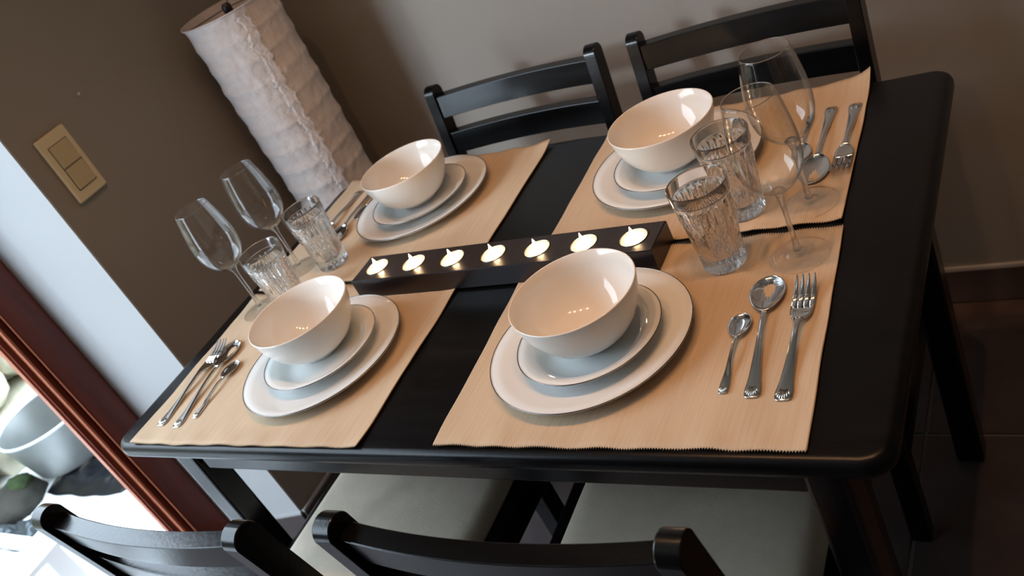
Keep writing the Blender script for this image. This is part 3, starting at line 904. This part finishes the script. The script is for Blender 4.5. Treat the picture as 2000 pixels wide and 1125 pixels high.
# top face with circular holes: build by boolean-free bridging through triangle fill
import itertools
def filled_board():
    bm = bmesh.new(); n = 32
    def loop(pts):
        vv = [bm.verts.new(p) for p in pts]; ee = [bm.edges.new((vv[i], vv[(i + 1) % len(vv)])) for i in range(len(vv))]; return vv, ee
    cs = [(-BX, -BY), (BX, -BY), (BX, BY), (-BX, BY)]
    ov, oe = loop([(x, y, BH) for x, y in cs]); edges = list(oe); holes = []
    for c in range(7):
        cx = (c - 3) * PITCH
        hv, he = loop([(cx + HR * math.cos(2 * PI * k / n), HR * math.sin(2 * PI * k / n), BH) for k in range(n)]); holes.append(hv); edges += he
    bmesh.ops.triangle_fill(bm, use_beauty=True, use_dissolve=False, edges=edges)
    for f in [f for f in bm.faces]:              # drop any triangle inside a hole
        c = f.calc_center_median()
        if any(math.hypot(c.x - (q - 3) * PITCH, c.y) < HR * 0.97 for q in range(7)) : bm.faces.remove(f)
    for hv in holes:
        low = [bm.verts.new((v.co.x, v.co.y, BH - .0165)) for v in hv]
        for k in range(n): bm.faces.new((hv[k], hv[(k + 1) % n], low[(k + 1) % n], low[k]))
        bm.faces.new(low)
    lo = [bm.verts.new((x, y, 0)) for x, y in cs]
    for k in range(4): bm.faces.new((ov[k], ov[(k + 1) % 4], lo[(k + 1) % 4], lo[k]))
    bm.faces.new(lo[::-1])
    bmesh.ops.recalc_face_normals(bm, faces=bm.faces)
    es = [e for e in bm.edges if len(e.link_faces) == 2 and (all(v in ov for v in e.verts))]
    bmesh.ops.bevel(bm, geom=es, offset=.0012, segments=2, affect='EDGES')
    me = bpy.data.meshes.new('board'); bm.to_mesh(me); bm.free(); me.materials.append(MT['lacquer'])
    o = bpy.data.objects.new('board', me); C.objects.link(o); o.parent = hb; return o
bm.free(); bpy.data.meshes.remove(brd)
filled_board()
def make_tealight(label):
    t = thing('tealight', label, 'candle', group='burning tealights in the board')
    MB().lathe([(0, 0), (.0196, 0), (.0200, .001), (.0202, .0166), (.0205, .0172), (.0200, .0174), (.0197, .0168), (.0195, .0012), (0, .001)], 48).build('metal_cup', MT['alu'], t, smooth='all')
    MB().lathe([(0, .0012), (.0193, .0012), (.0193, .0164), (.0186, .0160), (.012, .0157), (.003, .0156), (0, .0157)], 48).build('wax', MT['wax'], t, smooth='all')
    MB().tube([(0, 0, .0138), (.0002, 0, .0175), (.0010, .0004, .0200)], [.0008, .0007, .0006], 8).build('wick', MT['wick'], t)
    MB().lathe([(0, .0172), (.0016, .0182), (.0027, .0205), (.0030, .0230), (.0025, .0265), (.0014, .0305), (.0005, .0335), (0, .0350)], 20).build('flame', MT['flame'], t, smooth='all')
    ld = bpy.data.lights.new('flame_glow', 'POINT'); ld.energy = 0.17; ld.color = (1.0, 0.60, 0.32); ld.shadow_soft_size = 0.004
    lo = bpy.data.objects.new('flame_glow', ld); C.objects.link(lo); lo.parent = t; lo.location = (0, 0, .0245)
    return t
ordn = ['first tealight at the left end of the black board', 'second tealight from the left end of the black board', 'third tealight from the left end of the black board',
        'middle one of the seven tealights in the black board', 'third tealight from the right end of the black board',
        'second tealight from the right end, partly hidden by the bowl rim', 'last tealight at the right end of the board']
tl = None
for c in range(7):
    lx = (c - 3) * PITCH
    p = Vector((.5757 + lx * math.cos(HA), .3640 + lx * math.sin(HA), ZM + .0016 + BH - .0165 + .0002))
    if tl is None: tl = make_tealight(ordn[c]); tl.location = p
    else: again(tl, ordn[c], p, c * 0.9)

# ------------------------------------------------------------------ ceiling spots over the table
rail = thing('spot_rail', 'ceiling rail with four halogen spotlights above the table', 'ceiling light', (0, 0, 0))
ZR = ZC - 0.12
a, b = Vector((*SPOTS[0], ZC - 0.02)), Vector((*SPOTS[-1], ZC - 0.02))
MB().tube([a - (b - a) * .1, b + (b - a) * .1], .018, 12).build('bar', MT['bulb_body'], rail, smooth=True)
for (sx, sy) in SPOTS:
    s = MB().lathe([(0, .0), (.012, 0), (.014, .03), (.032, .075), (.034, .09), (.031, .09), (.028, .076), (.010, .03), (0, .028)], 32).build('spot_shade', MT['bulb_body'], rail, smooth=True)
    s.location = (sx, sy, ZC - 0.03); s.rotation_euler = (PI, 0, 0)
    bl_ = MB().lathe([(0, .074), (.016, .078), (.024, .085), (.016, .092), (0, .095)], 24).build('bulb', MT['bulb'], s, smooth='all')
    ld = bpy.data.lights.new('spot_lamp', 'SPOT'); ld.energy = SPOT_ENERGY; ld.color = SPOT_COLOR
    ld.spot_size = math.radians(120); ld.spot_blend = 1.0; ld.shadow_soft_size = 0.016
    lo = bpy.data.objects.new('spot_lamp', ld); C.objects.link(lo); lo.location = (sx, sy, ZC - 0.13)
    aim = Vector((sx, 0.36, TT)) - lo.location
    lo.rotation_euler = aim.to_track_quat('-Z', 'Y').to_euler(); lo.parent = rail
